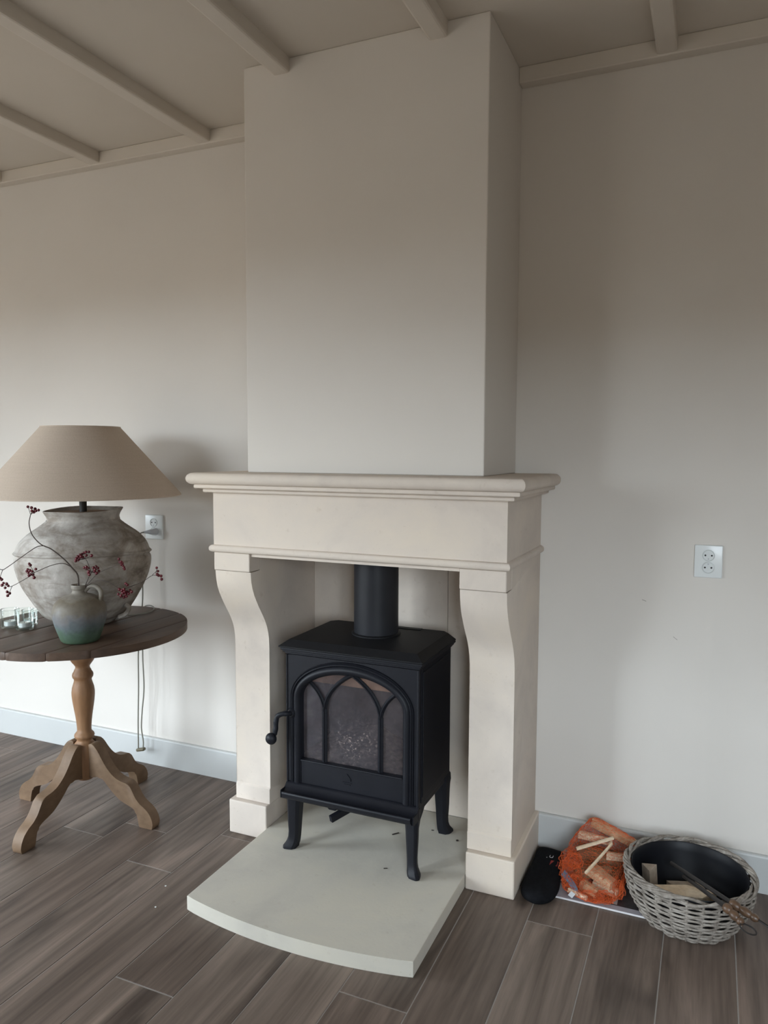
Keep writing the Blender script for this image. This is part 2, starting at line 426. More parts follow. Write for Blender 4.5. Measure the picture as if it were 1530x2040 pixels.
# floor: grout bed plus wood-look planks, each its own piece
floor = struct(fin('floor', bbox(XL-.15, XR+.15, YF-.15, .15, -.06, -.0012), 'grout'))
PW, PL, GAP = .1765, 1.20, .0030
first = {-8: -.20, -7: -.95, -6: -.55, -5: -.443, -4: -.632, -3: -.377, -2: -1.059, -1: -.30, 0: -.50, 1: -.881, 2: -1.15, 3: -.423, 4: -1.10, 5: -.90, 6: -1.05}
meshes = {}
def plank(xa, ya, yb):
    ln = round(yb-ya, 3)
    if ln < .02: return
    if ln not in meshes:
        bm = bbox(-PW/2+GAP/2, PW/2-GAP/2, -ln/2+GAP/2, ln/2-GAP/2, -.008, 0, bev=.0007, seg=1)
        me = bpy.data.meshes.new('plank'); bm.to_mesh(me); bm.free(); me.materials.append(MAT['plank']); meshes[ln] = me
    o = bpy.data.objects.new('plank', meshes[ln]); COL.objects.link(o); o.parent = floor; o.location = (xa+PW/2, (ya+yb)/2, 0)
k = -19
while True:
    xa = .0198+PW*k
    if xa > XR: break
    if xa+PW > XL:
        j = first.get(k, -random.uniform(.1, 1.15)); js = []
        y = j
        while y < 0: y += PL
        cuts = [0.0]; y -= PL
        while y > YF: cuts.append(y); y -= PL
        cuts.append(YF)
        for a, b in zip(cuts, cuts[1:]): plank(xa, b, a)
    k += 1

# ================================================================== FIREPLACE SURROUND
FX, FY = .4785, -.434
fp = thing('fireplace_surround', 'cream limestone fireplace surround with curved legs around the black stove', 'fireplace', (0, -.2, 0))
def mould(name, prof, parent, mat='limestone'):
    """profile (overhang, z) swept round the front three sides of the frieze box with mitred corners"""
    bm = nb(); rows = []
    for (o, z) in prof:
        rows.append([bm.verts.new(p) for p in ((-FX-o, -.001, z), (-FX-o, FY-o, z), (FX+o, FY-o, z), (FX+o, -.001, z))])
    for a, b in zip(rows, rows[1:]):
        for i in range(3): bm.faces.new((a[i], a[i+1], b[i+1], b[i]))
    bm.faces.new(rows[0]); bm.faces.new(rows[-1])
    bm.faces.new([r[0] for r in rows]+[r[3] for r in rows][::-1])
    return fin(name, bm, mat, parent, True, angle=28)
shelf_prof = [(.040, 1.1935)]
for i in range(11):
    a = -PI/2+PI*i/10; shelf_prof.append((.042+.0185*math.cos(a), 1.212+.0185*math.sin(a)))
shelf_prof += [(.030, 1.2308)]
shelf = mould('mantel_shelf', shelf_prof, fp)
mould('upper_fillet', [(.030, 1.1805), (.0405, 1.1815), (.0425, 1.184), (.0425, 1.1905), (.041, 1.1935)], shelf)
mould('lower_fillet', [(.010, 1.168), (.0205, 1.1685), (.0225, 1.171), (.0225, 1.1775), (.020, 1.1805)], shelf)
frieze = mould('frieze', [(0, .9995), (0, 1.168)], fp)
bead = [(-.002, .9765)]
for i in range(9):
    a = -PI/2+PI*i/8; bead.append((.0005+.0115*math.cos(a), .9885+.0118*math.sin(a)))
mould('bead_moulding', bead, frieze)
SP = [(-.434, .9765), (-.434, .921), (-.4315, .9175), (-.4275, .9165), (-.4262, .905), (-.424, .884), (-.4175, .862), (-.408, .840), (-.396, .820), (-.384, .801), (-.370, .781), (-.357, .763),
      (-.345, .744), (-.335, .724), (-.328, .704), (-.3235, .680), (-.322, .650), (-.322, .172), (-.325, .1695), (-.3275, .166), (-.3275, .1165)]
def pilaster(sx):
    xo, xi = sx*FX, sx*.3445
    def prof_prism(pr, a, b, bev=0):
        bm = nb(); prism(bm, pr, lambda p: (a, p[0], p[1]), lambda p: (b, p[0], p[1]), bev); return bm
    cap = fin('pilaster', prof_prism([(-.001, .1165)]+[(y, z) for (y, z) in SP[3:][::-1]]+[(-.372, .9165), (-.372, .9763), (-.001, .9763)], xo, xi, .0012), 'limestone', fp, True, angle=25)
    fin('capital_block', bbox(min(xo, xi), max(xo, xi), -.434, -.3735, .9182, .9763, bev=.003), 'limestone', cap)
    a, b = sx*.494, sx*.3462
    fin('plinth', bbox(min(a, b), max(a, b), -.3475, -.001, 0, .1155, bev=.004), 'limestone', cap)
pilaster(-1); pilaster(1)
# lining of the fire opening
fin('back_panel', bbox(-.3435, .1695, -.012, -.001, .043, .962), 'limestone', fp)
fin('back_panel', bbox(.1715, .3435, -.012, -.001, .043, .962), 'limestone', fp)
fin('top_panel', bbox(-.3435, .3435, -.425, -.001, .9665, .9995), 'limestone', fp)

# hearth slab with a bowed front
pts = [(-.3440, -.0125), (-.3440, -.766)]
for i in range(1, 25):
    x = -.344+.688*i/25; pts.append((x, -.7665-.0405*(1-(x/.344)**2)))
pts += [(.3440, -.767), (.3440, -.0125)]
bm = nb(); prism(bm, pts, lambda p: (p[0], p[1], 0.0005), lambda p: (p[0], p[1], .0425), .0018)
tag(fin('hearth_slab', bm, 'hearthstone', origin=(0, -.4, 0)), 'cream stone hearth slab with bowed front edge under the stove', 'hearth')

# ================================================================== STOVE
st = thing('wood_stove', 'black cast iron wood stove with gothic arched window and four splayed legs', 'stove', (0, -.28, .0425))
HZ = .0425
# shell: sides, back, floor, roof and a front frame
bm = nb()
BX, BF, BB = .2215, -.414, -.128
box(bm, -BX, -BX+.012, BF, BB, .250, .672, bev=.002); box(bm, BX-.012, BX, BF, BB, .250, .672, bev=.002)
box(bm, -BX+.012, BX-.012, BB-.012, BB, .250, .672); box(bm, -BX+.012, BX-.012, BF, BB-.012, .250, .262); box(bm, -BX+.012, BX-.012, BF, BB-.012, .655, .672)
body = fin('body', bm, 'cast_iron', st)
for z0, z1, d in ((.6705, .6765, .004), (.6765, .6835, .009), (.6835, .690, .014)):
    fin('cornice_step', bbox(-BX-d, BX+d, BF-d-.004, BB+d*.5, z0, z1, bev=.0015), 'cast_iron', body)
for sx in (-1, 1):
    bm = nb(); tube(bm, [(sx*.2195, BF-.004, .255), (sx*.2195, BF-.004, .668)], .0035, 8); fin('corner_bead', bm, 'cast_iron', body, True)
    bm = nb(); tube(bm, [(sx*(BX+.0005), BF+.018, .262), (sx*(BX+.0005), BF+.018, .664)], .0022, 6); fin('side_rib', bm, 'cast_iron', body, True)
    fin('side_panel', bbox(min(sx*BX, sx*(BX+.003)), max(sx*BX, sx*(BX+.003)), BF+.028, BB-.018, .275, .655, bev=.0012), 'cast_iron', body)
fin('skirt', bbox(-.214, .214, -.412, -.140, .2245, .250, bev=.003), 'cast_iron', body)
# top plate: bevelled rim with clipped rear corners
def outline(hx, y0, y1, ch): return [(-hx, y0), (hx, y0), (hx, y1-ch), (hx-ch, y1), (-hx+ch, y1), (-hx, y1-ch)]
bm = nb(); rings = []
for (hx, y0, y1, ch, z) in ((.232, -.432, -.104, .03, .690), (.2385, -.4385, -.098, .032, .6935), (.2385, -.4385, -.098, .032, .6965), (.2165, -.4165, -.112, .022, .7125), (.213, -.413, -.115, .020, .7150)):
    rings.append([bm.verts.new((x, y, z)) for x, y in outline(hx, y0, y1, ch)])
for a, b in zip(rings, rings[1:]):
    for i in range(6): bm.faces.new((a[i], a[(i+1) % 6], b[(i+1) % 6], b[i]))
bm.faces.new(rings[0]); bm.faces.new(rings[-1])
top = fin('top_plate', bm, 'iron_top', st)
fin('rear_cover', bbox(-.05, .12, -.142, -.120, .7150, .7175, bev=.001), 'iron_top', top)
# door
door = thing('door_tmp', '', '', (0, -.42, .4)); ORG.pop(door.name); bpy.data.objects.remove(door)
NA = 40
def arch_path(a, b, zc, zb):
    p = [(a, zb), (a, zb+(zc-zb)*.5)]
    for i in range(NA+1):
        t = PI*i/NA; p.append((a*math.cos(t), zc+b*math.sin(t)))
    return p+[(-a, zb+(zc-zb)*.5), (-a, zb)]
inn = arch_path(.1715, .0905, .534, .262); out = arch_path(.2075, .131, .534, .262)
prof = [(0, -.398), (.0, -.416), (.06, -.4205), (.18, -.4265), (.34, -.4290), (.50, -.4275), (.62, -.4225), (.66, -.4205), (.68, -.4235), (.76, -.4255), (.84, -.4235), (.87, -.4205), (.90, -.4225), (.95, -.4230), (1, -.4180), (1, -.410)]
bm = nb(); rows = []
for (i_, o_) in zip(inn, out):
    rows.append([bm.verts.new((i_[0]+(o_[0]-i_[0])*t, y, i_[1]+(o_[1]-i_[1])*t)) for t, y in prof])
for a, b in zip(rows, rows[1:]):
    for i in range(len(prof)-1): bm.faces.new((a[i], a[i+1], b[i+1], b[i]))
bm.faces.new(rows[0]); bm.faces.new(rows[-1])
# door is the part, the arch moulding and the rest its sub-parts
db = nb()
rect = []
for i, (x, z) in enumerate(out):
    if i < 2: rect.append((.2165, z))
    elif i > len(out)-3: rect.append((-.2165, z))
    else:
        t = PI*(i-2)/NA; dx, dz = math.cos(t), math.sin(t)
        kx = .2165/abs(dx) if abs(dx) > 1e-6 else 9e9; kz = (.668-.534)/dz if dz > 1e-6 else 9e9
        kk = min(kx, kz); rect.append((dx*kk, .534+dz*kk))
va = [db.verts.new((x, -.4185, z)) for x, z in out]; vb = [db.verts.new((x, -.4185, z)) for x, z in rect]
vc = [db.verts.new((x, -.410, z)) for x, z in rect]
for i in range(len(out)-1):
    db.faces.new((va[i], va[i+1], vb[i+1], vb[i])); db.faces.new((vb[i], vb[i+1], vc[i+1], vc[i]))
door = fin('door', db, 'cast_iron', st)
fin('arch_moulding', bm, 'cast_iron', door, True, angle=50)
fin('lower_panel', bbox(-.1710, .1710, -.4175, -.400, .262, .3325, bev=.001), 'cast_iron', door)
fin('window_sill', bbox(-.1712, .1712, -.4215, -.400, .3325, .3375, bev=.0015), 'cast_iron', door)
for sx in (-1, 1):  # incised frame round the panel
    fin('panel_edge', bbox(min(sx*.1712, sx*.1745), max(sx*.1712, sx*.1745), -.4195, -.410, .262, .336, bev=.0008), 'cast_iron', door)
def arc(p0, p1, p2, n=10):
    return [tuple((1-t)**2*a+2*t*(1-t)*b+t*t*c_ for a, b, c_ in zip(p0, p1, p2)) for t in [i/n for i in range(n+1)]]
def bar(pts, w=.0085, d=.0075):
    bm = nb(); rows = []
    P = [Vector((p[0], 0, p[1])) for p in pts]
    for i, p in enumerate(P):
        a = P[max(i-1, 0)]; b = P[min(i+1, len(P)-1)]; t = (b-a).normalized(); nn = Vector((-t.z, 0, t.x))
        rows.append([bm.verts.new((p+nn*(w*u)+Vector((0, y, 0)))) for u, y in ((-1, -.402), (-1, -.4055), (-.35, -.4055-d*.55), (-.12, -.4055-d), (.12, -.4055-d), (.35, -.4055-d*.55), (1, -.4055), (1, -.402))])
    for a, b in zip(rows, rows[1:]):
        for i in range(7): bm.faces.new((a[i], a[i+1], b[i+1], b[i]))
        bm.faces.new((a[7], a[0], b[0], b[7]))
    bm.faces.new(rows[0]); bm.faces.new(rows[-1]); return bm
for sx in (-1, 1):
    fin('tracery_bar', bar([(sx*.0945, .337), (sx*.0945, .42), (sx*.0945, .505)]), 'cast_iron', door)
    fin('tracery_bar', bar(arc((sx*.0945, .500), (sx*.090, .575), (sx*-.004, .626), 12), .0068), 'cast_iron', door)
    fin('tracery_bar', bar(arc((sx*.0945, .500), (sx*.100, .555), (sx*.158, .592), 10), .0062), 'cast_iron', door)
fin('window_glass', bbox(-.178, .178, -.3985, -.3955, .330, .632), 'stove_glass', door)
bm = nb()   # low-relief emblem: pointed shield and two bars
prism(bm, [(-.013, .296), (.013, .296), (.013, .303), (.006, .312), (0, .318), (-.006, .312), (-.013, .303)], lambda p: (p[0]-.011, -.4165, p[1]), lambda p: (p[0]-.011, -.4195, p[1]))
box(bm, -.026, .004, -.4195, -.4165, .2885, .2915); box(bm, -.022, .000, -.4195, -.4165, .2835, .2860)
fin('emblem', bm, 'cast_iron', door)
# handle: boss, cranked arm, ball knob
hd = nb(); lathe(hd, [(.0165, -.006), (.0165, 0), (.0130, .006), (.009, .011)], 0, 0, 20)
bmesh.ops.rotate(hd, verts=hd.verts, cent=(0, 0, 0), matrix=Matrix.Rotation(PI/2, 3, 'X')); bmesh.ops.translate(hd, vec=(-.1985, -.424, .4845), verts=hd.verts)
hp = catmull([(-.1985, -.428, .4845), (-.203, -.440, .486), (-.216, -.449, .4865), (-.2325, -.453, .479), (-.2385, -.455, .462), (-.2385, -.457, .442), (-.2405, -.459, .424)], 5)
tube(hd, hp, [.0080+.0004*math.sin(i) for i in range(len(hp))], 12)
fin('handle', hd, 'cast_iron', door, True, angle=50)
kb = nb(); ball(kb, (-.2475, -.470, .4095), .0185, 20, 14, (1, .8, 1)); box(kb, -.2495, -.2455, -.4855, -.4835, .4075, .4115)
tube(kb, [(-.2405, -.455, .424), (-.245, -.463, .414)], .007, 10)
fin('knob', kb, 'cast_iron', door, True, angle=50)
# firebox interior
bm = nb()
box(bm, -.200, .200, -.165, -.150, .262, .640); box(bm, -.2085, -.196, -.388, -.150, .262, .640); box(bm, .196, .2085, -.388, -.150, .262, .640)
fb = fin('firebox_lining', bm, 'firebrick', st)
bm = nb(); prism(bm, [(-.300, .550), (-.165, .540), (-.165, .572), (-.300, .582)], lambda p: (-.195, p[0], p[1]), lambda p: (.195, p[0], p[1])); fin('baffle', bm, 'baffle_board', fb)
bm = nb(); g = 22; grid = []
for i in range(g+1):
    row = []
    for j in range(11):
        x = -.195+.39*i/g; y = -.388+.222*j/10
        z = .330+.055*math.exp(-((x+.03)/.10)**2)*(j/10)+random.uniform(-.004, .004)
        row.append(bm.verts.new((x, y, z)))
    grid.append(row)
for i in range(g):
    for j in range(10): bm.faces.new((grid[i][j], grid[i+1][j], grid[i+1][j+1], grid[i][j+1]))
a = fin('ash_bed', bm, 'ash', fb, True, angle=60); a['kind'] = 'stuff'
# ash lip
LP = [(-.412, .2605), (-.418, .2590), (-.424, .2535), (-.430, .2470), (-.440, .2415), (-.450, .2395), (-.457, .2405), (-.4605, .2430), (-.4640, .2420), (-.4655, .2380), (-.4640, .2290), (-.4600, .2220), (-.452, .2170), (-.412, .2160)]
bm = nb(); prism(bm, LP, lambda p: (-.2235+max(0, (-.45-p[0]))*.6, p[0], p[1]), lambda p: (.2235-max(0, (-.45-p[0]))*.6, p[0], p[1])); fin('ash_lip', bm, 'cast_iron', st, True, angle=30)
for sx in (-1, 1): fin('lip_end', bbox(min(sx*.2195, sx*.2235), max(sx*.2195, sx*.2235), -.459, -.414, .220, .2455, bev=.0015), 'cast_iron', st)
bm = nb(); box(bm, -.0075, .0075, -.05, .05, -.010, .010, bev=.0012, mat=Matrix.Translation((-.022, -.415, .196)) @ Matrix.Rotation(-.55, 4, 'Z') @ Matrix.Rotation(.22, 4, 'X'))
fin('air_lever', bm, 'cast_iron', st)
def stove_leg(sx, sy):
    cx0 = sx*.199; yc = -.272; cy0 = yc+sy*.134
    secs = [(.2475, -.002, .050), (.228, -.001, .050), (.212, .000, .044), (.190, .001, .040), (.140, .002, .036), (.095, .002, .0315), (.078, .003, .0315), (.066, .005, .0335), (.057, .008, .0375), (.051, .011, .0400), (.0440, .012, .0390), (HZ, .010, .0355)]
    bm = nb(); rings = []
    for z, o, w in secs:
        h = w/2; X = cx0+sx*o; Y = cy0+sy*o
        pts = [(-h, -h), (h*.35, -h), (h*.85, -h*.55), (h, 0), (h*1.08, h*.62), (h*.9, h*.9), (h*.62, h*1.08), (0, h), (-h*.55, h*.85), (-h, h*.35)]
        rings.append([bm.verts.new((X+sx*px, Y+sy*py, z)) for px, py in pts])
    n = len(rings[0])
    for a, b in zip(rings, rings[1:]):
        for i in range(n): bm.faces.new((a[i], a[(i+1) % n], b[(i+1) % n], b[i]))
    bm.faces.new(rings[0]); bm.faces.new(rings[-1])
    fin('leg', bm, 'cast_iron', st, True, angle=32)
for sx in (-1, 1):
    for sy in (-1, 1): stove_leg(sx, sy)
# corner brackets between skirt and legs (right and left sides)
for sx in (-1, 1):
    bm = nb(); prism(bm, [(-.395, .2245), (-.340, .2245), (-.352, .214), (-.375, .200), (-.385, .180), (-.395, .170)], lambda p: (sx*.205, p[0], p[1]), lambda p: (sx*.213, p[0], p[1])); fin('bracket', bm, 'cast_iron', st)
    bm = nb(); prism(bm, [(sx*.190, .2245), (sx*.140, .2245), (sx*.155, .219), (sx*.172, .212), (sx*.185, .195)], lambda p: (p[0], -.411, p[1]), lambda p: (p[0], -.402, p[1])); fin('bracket', bm, 'cast_iron', st)

pipe = thing('stove_pipe', 'round black flue pipe rising from the stove top under the mantel', 'pipe', (.002, -.232, .715))
bm = nb(); lathe(bm, [(.0715, .7165), (.0715, .9662)], .002, -.232, 64); fin('pipe_wall', bm, 'pipe_black', pipe, True)
bm = nb(); lathe(bm, [(.079, .7152), (.079, .7185), (.0745, .7215), (.0718, .7215)], .002, -.232, 64, cap1=False); fin('collar', bm, 'iron_top', pipe, True)

# ================================================================== TABLE
TX, TY, TZ = -1.045, -.44, .680
tb = thing('pedestal_table', 'round pedestal table with dark plank top and pine turned column', 'table', (TX, TY, 0))
R = .362; edges = [-R, -.235, -.105, .052, .175, .275, R]
ttop = None
bm = nb()
lathe(bm, [(.05, .628), (.12, .634), (.12, .6535), (.02, .6535)], TX, TY, 32); ttop = fin('tabletop', bm, 'pine_turned', tb, True)
for a, b in zip(edges, edges[1:]):
    a2, b2 = a+.0007, b-.0007; pts = []
    for i in range(17): x = a2+(b2-a2)*i/16; pts.append((TX+x, TY-math.sqrt(max(R*R-x*x, 0))))
    for i in range(17): x = b2+(a2-b2)*i/16; pts.append((TX+x, TY+math.sqrt(max(R*R-x*x, 0))))
    q = [pts[0]]
    for p in pts[1:]:
        if (Vector(p)-Vector(q[-1])).length > 1e-4: q.append(p)
    if (Vector(q[0])-Vector(q[-1])).length < 1e-4: q.pop()
    dz = random.uniform(-.0006, .0006)
    bm = nb(); prism(bm, q, lambda p: (p[0], p[1], TZ-.0255+dz), lambda p: (p[0], p[1], TZ+dz), .0035); fin('board', bm, 'tabletop_wood', ttop, True, angle=40)
colp = [(.048, .6275), (.050, .610), (.0455, .592), (.043, .575), (.0415, .566), (.0395, .560), (.0345, .552), (.029, .545), (.0245, .538), (.0245, .531), (.0285, .524), (.0305, .518), (.0345, .512), (.0358, .505), (.0345, .498),
        (.0305, .493), (.0295, .487), (.0325, .476), (.0368, .462), (.0390, .445), (.0388, .432), (.0368, .412), (.0335, .390), (.0295, .365), (.0262, .340), (.0243, .315), (.0243, .303), (.0275, .298),
        (.0330, .292), (.0345, .286), (.0325, .280), (.0265, .275), (.0255, .268), (.0300, .262), (.0355, .255), (.0385, .246), (.0400, .232), (.0410, .19), (.0400, .150), (.036, .138), (.026, .128), (.016, .124), (.006, .121)]
bm = nb(); lathe(bm, colp[::-1], TX, TY, 40); column = fin('column', bm, 'pine_turned', tb, True, angle=50)
LT = [(.034, .262), (.048, .266), (.062, .258), (.078, .240), (.095, .214), (.118, .185), (.146, .162), (.172, .152), (.196, .148), (.212, .140), (.224, .122), (.236, .102), (.254, .084), (.274, .072), (.292, .056), (.304, .034), (.307, .012), (.302, 0),
      (.250, 0), (.247, .014), (.243, .034), (.236, .052), (.222, .064), (.200, .072), (.172, .082), (.145, .100), (.120, .122), (.098, .143), (.078, .151), (.055, .146), (.034, .140)]
LTs = [(p.x, p.y) for p in catmull([(a, b, 0) for a, b in LT[:18]], 3)] + [(p.x, p.y) for p in catmull([(a, b, 0) for a, b in LT[18:]], 3)]
for ang in (0.03, PI/2+.02, PI+.02, -PI/2+.03):
    d = Vector((math.cos(ang), math.sin(ang), 0)); nn = Vector((-d.y, d.x, 0)); o = Vector((TX, TY, 0))
    bm = nb(); prism(bm, LTs, lambda p: o+d*p[0]+nn*-.0195+Vector((0, 0, p[1])), lambda p: o+d*p[0]+nn*.0195+Vector((0, 0, p[1])), .0028)
    fin('leg', bm, 'pine_leg', tb, True, angle=40)

# ================================================================== LAMP
UX, UY, UZ = -1.090, -.372, TZ+.0012
lamp = thing('table_lamp', 'large table lamp with grey clay urn base and wide conical linen shade', 'lamp', (UX, UY, UZ))
up_ = [(.098, .6812), (.106, .688), (.118, .700), (.141, .7132), (.166, .7483), (.186, .7815), (.2045, .8147), (.218, .8478), (.2265, .8827), (.2285, .9100), (.2235, .9420), (.2120, .9722), (.1880, .9996), (.1560, 1.0230), (.1350, 1.0390), (.1235, 1.0500), (.1215, 1.0590), (.1250, 1.0700), (.1310, 1.0800), (.1345, 1.0860)]
sm = catmull([(r, 0, z) for r, z in up_], 14); outer = [(p.x, p.z) for p in sm]
inner = [(.1340, 1.0885), (.1305, 1.0890), (.1275, 1.0860), (.1220, 1.0740), (.1190, 1.0660)]
def urnfn(r, z, a):
    wob = 1+.010*math.sin(2*a+1.1+z*6)+.006*math.sin(3*a-2*z*9)+.004*math.sin(7*a+z*31)
    rid = .0062*math.exp(-((z-(.936+.010*math.sin(a+2.6)))/.0052)**2)-.0040*math.exp(-((z-(.9265+.010*math.sin(a+2.6)))/.006)**2)
    return (r+rid)*wob if z > .70 else r*(1+(wob-1)*max(0, (z-.684)/.016)), z+(.004*math.sin(a+.5)+.002*math.sin(3*a) if z > 1.05 else 0)
bm = nb(); lathe(bm, outer+inner, UX, UY, 96, cap1=False, fn=urnfn)
urn = fin('urn', bm, 'urn', lamp, True, angle=70)
rr = Vector((math.cos(YAW), math.sin(YAW), 0)); vd = Vector((-.71, .70, 0))
for sgn, hgt in ((1, .722), (-1, .716)):   # small lugs low on the body
    base = Vector((UX, UY, 0))+rr*(sgn*.128)-vd*.055; base.z = hgt
    q = [base+rr*(sgn*.0)+Vector((0, 0, -.014))-rr*(sgn*.012), base+rr*(sgn*.010)+Vector((0, 0, -.006)), base+rr*(sgn*.022)+Vector((0, 0, .008)), base+rr*(sgn*.024)+Vector((0, 0, .020)), base+rr*(sgn*.012)+Vector((0, 0, .030))]
    bm = nb(); tube(bm, catmull(q, 4), .0085, 8); fin('lug', bm, 'urn', urn, True)
bm = nb(); lathe(bm, [(.1195, 1.0660), (.1220, 1.0765), (.10, 1.0785), (.03, 1.0795)], UX, UY, 48); fin('lid', bm, 'lamp_plug_wood', lamp, True)
bm = nb(); lathe(bm, [(.0130, 1.0790), (.0130, 1.155), (.011, 1.165), (.011, 1.20)], UX, UY, 20); fin('stem', bm, 'lamp_stem', lamp, True)
SB, ST, RB, RT = 1.1375, 1.3835, .3415, .1345
bm = nb(); lathe(bm, [(RB-.003, SB), (RB, SB), (RB, SB+.004), (RT+(RB-RT)*.5, (SB+ST)/2), (RT, ST-.003), (RT, ST), (RT-.003, ST), (RT-.0035, ST-.003), (RT+(RB-RT)*.5-.0035, (SB+ST)/2), (RB-.004, SB+.002)], UX, UY, 96, cap0=False, cap1=False)
bmesh.ops.remove_doubles(bm, verts=bm.verts, dist=1e-5)
shade = fin('shade', bm, 'linen', lamp, True, angle=40)
bm = nb(); tube(bm, [(UX+RT*math.cos(2*PI*i/64)*.985, UY+RT*math.sin(2*PI*i/64)*.985, ST-.004) for i in range(64)], .002, 6, True)
for i in range(3):
    a = 2*PI*i/3+.3; tube(bm, [(UX, UY, ST-.03), (UX+RT*.985*math.cos(a), UY+RT*.985*math.sin(a), ST-.004)], .0018, 6)
tube(bm, [(UX, UY, 1.20), (UX, UY, ST-.03)], .004, 8)
fin('shade_ring', bm, 'lamp_stem', shade, True)
# cord: urn -> table edge -> down to the switch -> back up -> wall socket
CY = -.058
c1 = catmull([(UX+.075, UY+.105, .690), (-1.00, -.235, .6835), (-.978, -.175, .6835), (-1.00, -.112, .6840), (-1.06, -.072, .684), (-1.103, CY, .660), (-1.108, CY, .56), (-1.111, CY, .46), (-1.108, CY, .34), (-1.120, CY, .24), (-1.126, CY, .17), (-1.118, CY, .115), (-1.119, CY, .085)], 6)
c2 = catmull([(-1.144, CY, .077), (-1.142, CY, .20), (-1.136, CY, .34), (-1.133, CY, .48), (-1.122, -.055, .60), (-1.112, -.05, .70), (-1.112, -.05, .80), (-1.118, -.055, .90), (-1.120, -.062, .945), (-1.108, -.06, .968), (-1.096, -.05, .974)], 6)
bm = nb(); tube(bm, c1, .0027, 8); tube(bm, c2, .0027, 8); cord = fin('cord', bm, 'cord_grey', lamp, True)
bm = nb(); box(bm, -.021, .021, -.009, .009, -.0065, .0065, bev=.005, seg=3, mat=Matrix.Translation((-1.131, CY, .0765)) @ Matrix.Rotation(-.25, 4, 'Y')); fin('cord_switch', bm, 'switch_brown', cord, True)
bm = nb(); tube(bm, [(-1.100, -.050, .973), (-1.088, -.043, .974), (-1.076, -.036, .974), (-1.070, -.024, .974), (-1.070, -.0105, .974)], [.004, .0062, .0105, .0125, .0135], 14); fin('cord_plug', bm, 'plug_grey', cord, True)

# ================================================================== SOCKETS
def socket(x0, x1, z0, z1, label, face_x):
    s_ = thing('wall_socket', label, 'socket', ((x0+x1)/2, 0, (z0+z1)/2), 'wall sockets')
    fin('plate', bbox(x0, x1, -.0095, -.0003, z0, z1, bev=.0028, seg=3), 'socket_white', s_, True)
    xc = face_x; rad = (z1-z0)*.17
    for sg in (1, -1):
        zc = (z0+z1)/2+sg*rad*1.10
        bm = nb(); lathe(bm, [(rad*1.08, 0), (rad*1.08, .0022), (rad*.98, .0026), (rad*.90, .0004), (.0005, .0004)], 0, 0, 32)
        bmesh.ops.rotate(bm, verts=bm.verts, cent=(0, 0, 0), matrix=Matrix.Rotation(PI/2, 3, 'X')); bmesh.ops.translate(bm, vec=(xc, -.0092, zc), verts=bm.verts)
        ins = fin('socket_well', bm, 'socket_inner', s_, True, angle=30)
        for hx in (-.0088, .0088):
            bm = nb(); lathe(bm, [(.0026, 0), (.0026, .0006)], 0, 0, 14); bmesh.ops.rotate(bm, verts=bm.verts, cent=(0, 0, 0), matrix=Matrix.Rotation(PI/2, 3, 'X'))
            bmesh.ops.translate(bm, vec=(xc+hx, -.0096, zc), verts=bm.verts); fin('hole', bm, 'hole_black', ins)
        bm = nb(); lathe(bm, [(.0022, 0), (.0022, .0006)], 0, 0, 12); bmesh.ops.rotate(bm, verts=bm.verts, cent=(0, 0, 0), matrix=Matrix.Rotation(PI/2, 3, 'X'))
        bmesh.ops.translate(bm, vec=(xc, -.0096, zc-sg*.0105), verts=bm.verts); fin('earth_pin', bm, 'plug_grey', ins)
socket(.9385, 1.0155, .930, 1.027, 'white double wall socket on the bare wall right of the fireplace', .977)
socket(-1.1265, -1.040, .942, 1.040, 'white double wall socket beside the clay urn, with the lamp plug in it', -1.083)

# ================================================================== JUG, TWIGS, CANDLES
JX, JY, JZ = -.892, -.595, TZ+.0012
jug = thing('stoneware_jug', 'small green and tan glazed jug with one handle in front of the urn', 'jug', (JX, JY, JZ))
jp = [(.055, 0), (.0605, .006), (.0665, .022), (.0740, .044), (.0800, .066), (.0832, .088), (.0820, .106), (.0755, .124), (.0630, .138), (.0460, .148), (.0310, .153), (.0240, .157), (.0205, .163), (.0212, .168), (.0245, .172), (.0252, .180), (.0238, .184)]
js = [(p.x, p.z) for p in catmull([(r, 0, z) for r, z in jp], 5)]
bm = nb(); lathe(bm, [(r, JZ+z) for r, z in js]+[(.0205, JZ+.1835), (.0175, JZ+.176), (.0165, JZ+.150)], JX, JY, 56, fn=lambda r, z, a: (r*(1+.008*math.sin(2*a+z*40)), z))
jb = fin('jug_body', bm, 'jug', jug, True, angle=70)
H = Vector((JX, JY, JZ)); hd_ = rr.copy()
q = [H+hd_*.018+Vector((0, 0, .163)), H+hd_*.034+Vector((0, 0, .1785)), H+hd_*.054+Vector((0, 0, .1785)), H+hd_*.0685+Vector((0, 0, .165)), H+hd_*.0715+Vector((0, 0, .146)), H+hd_*.066+Vector((0, 0, .126))]
bm = nb(); tube(bm, catmull(q, 5), .0076, 12); fin('handle', bm, 'jug', jug, True)

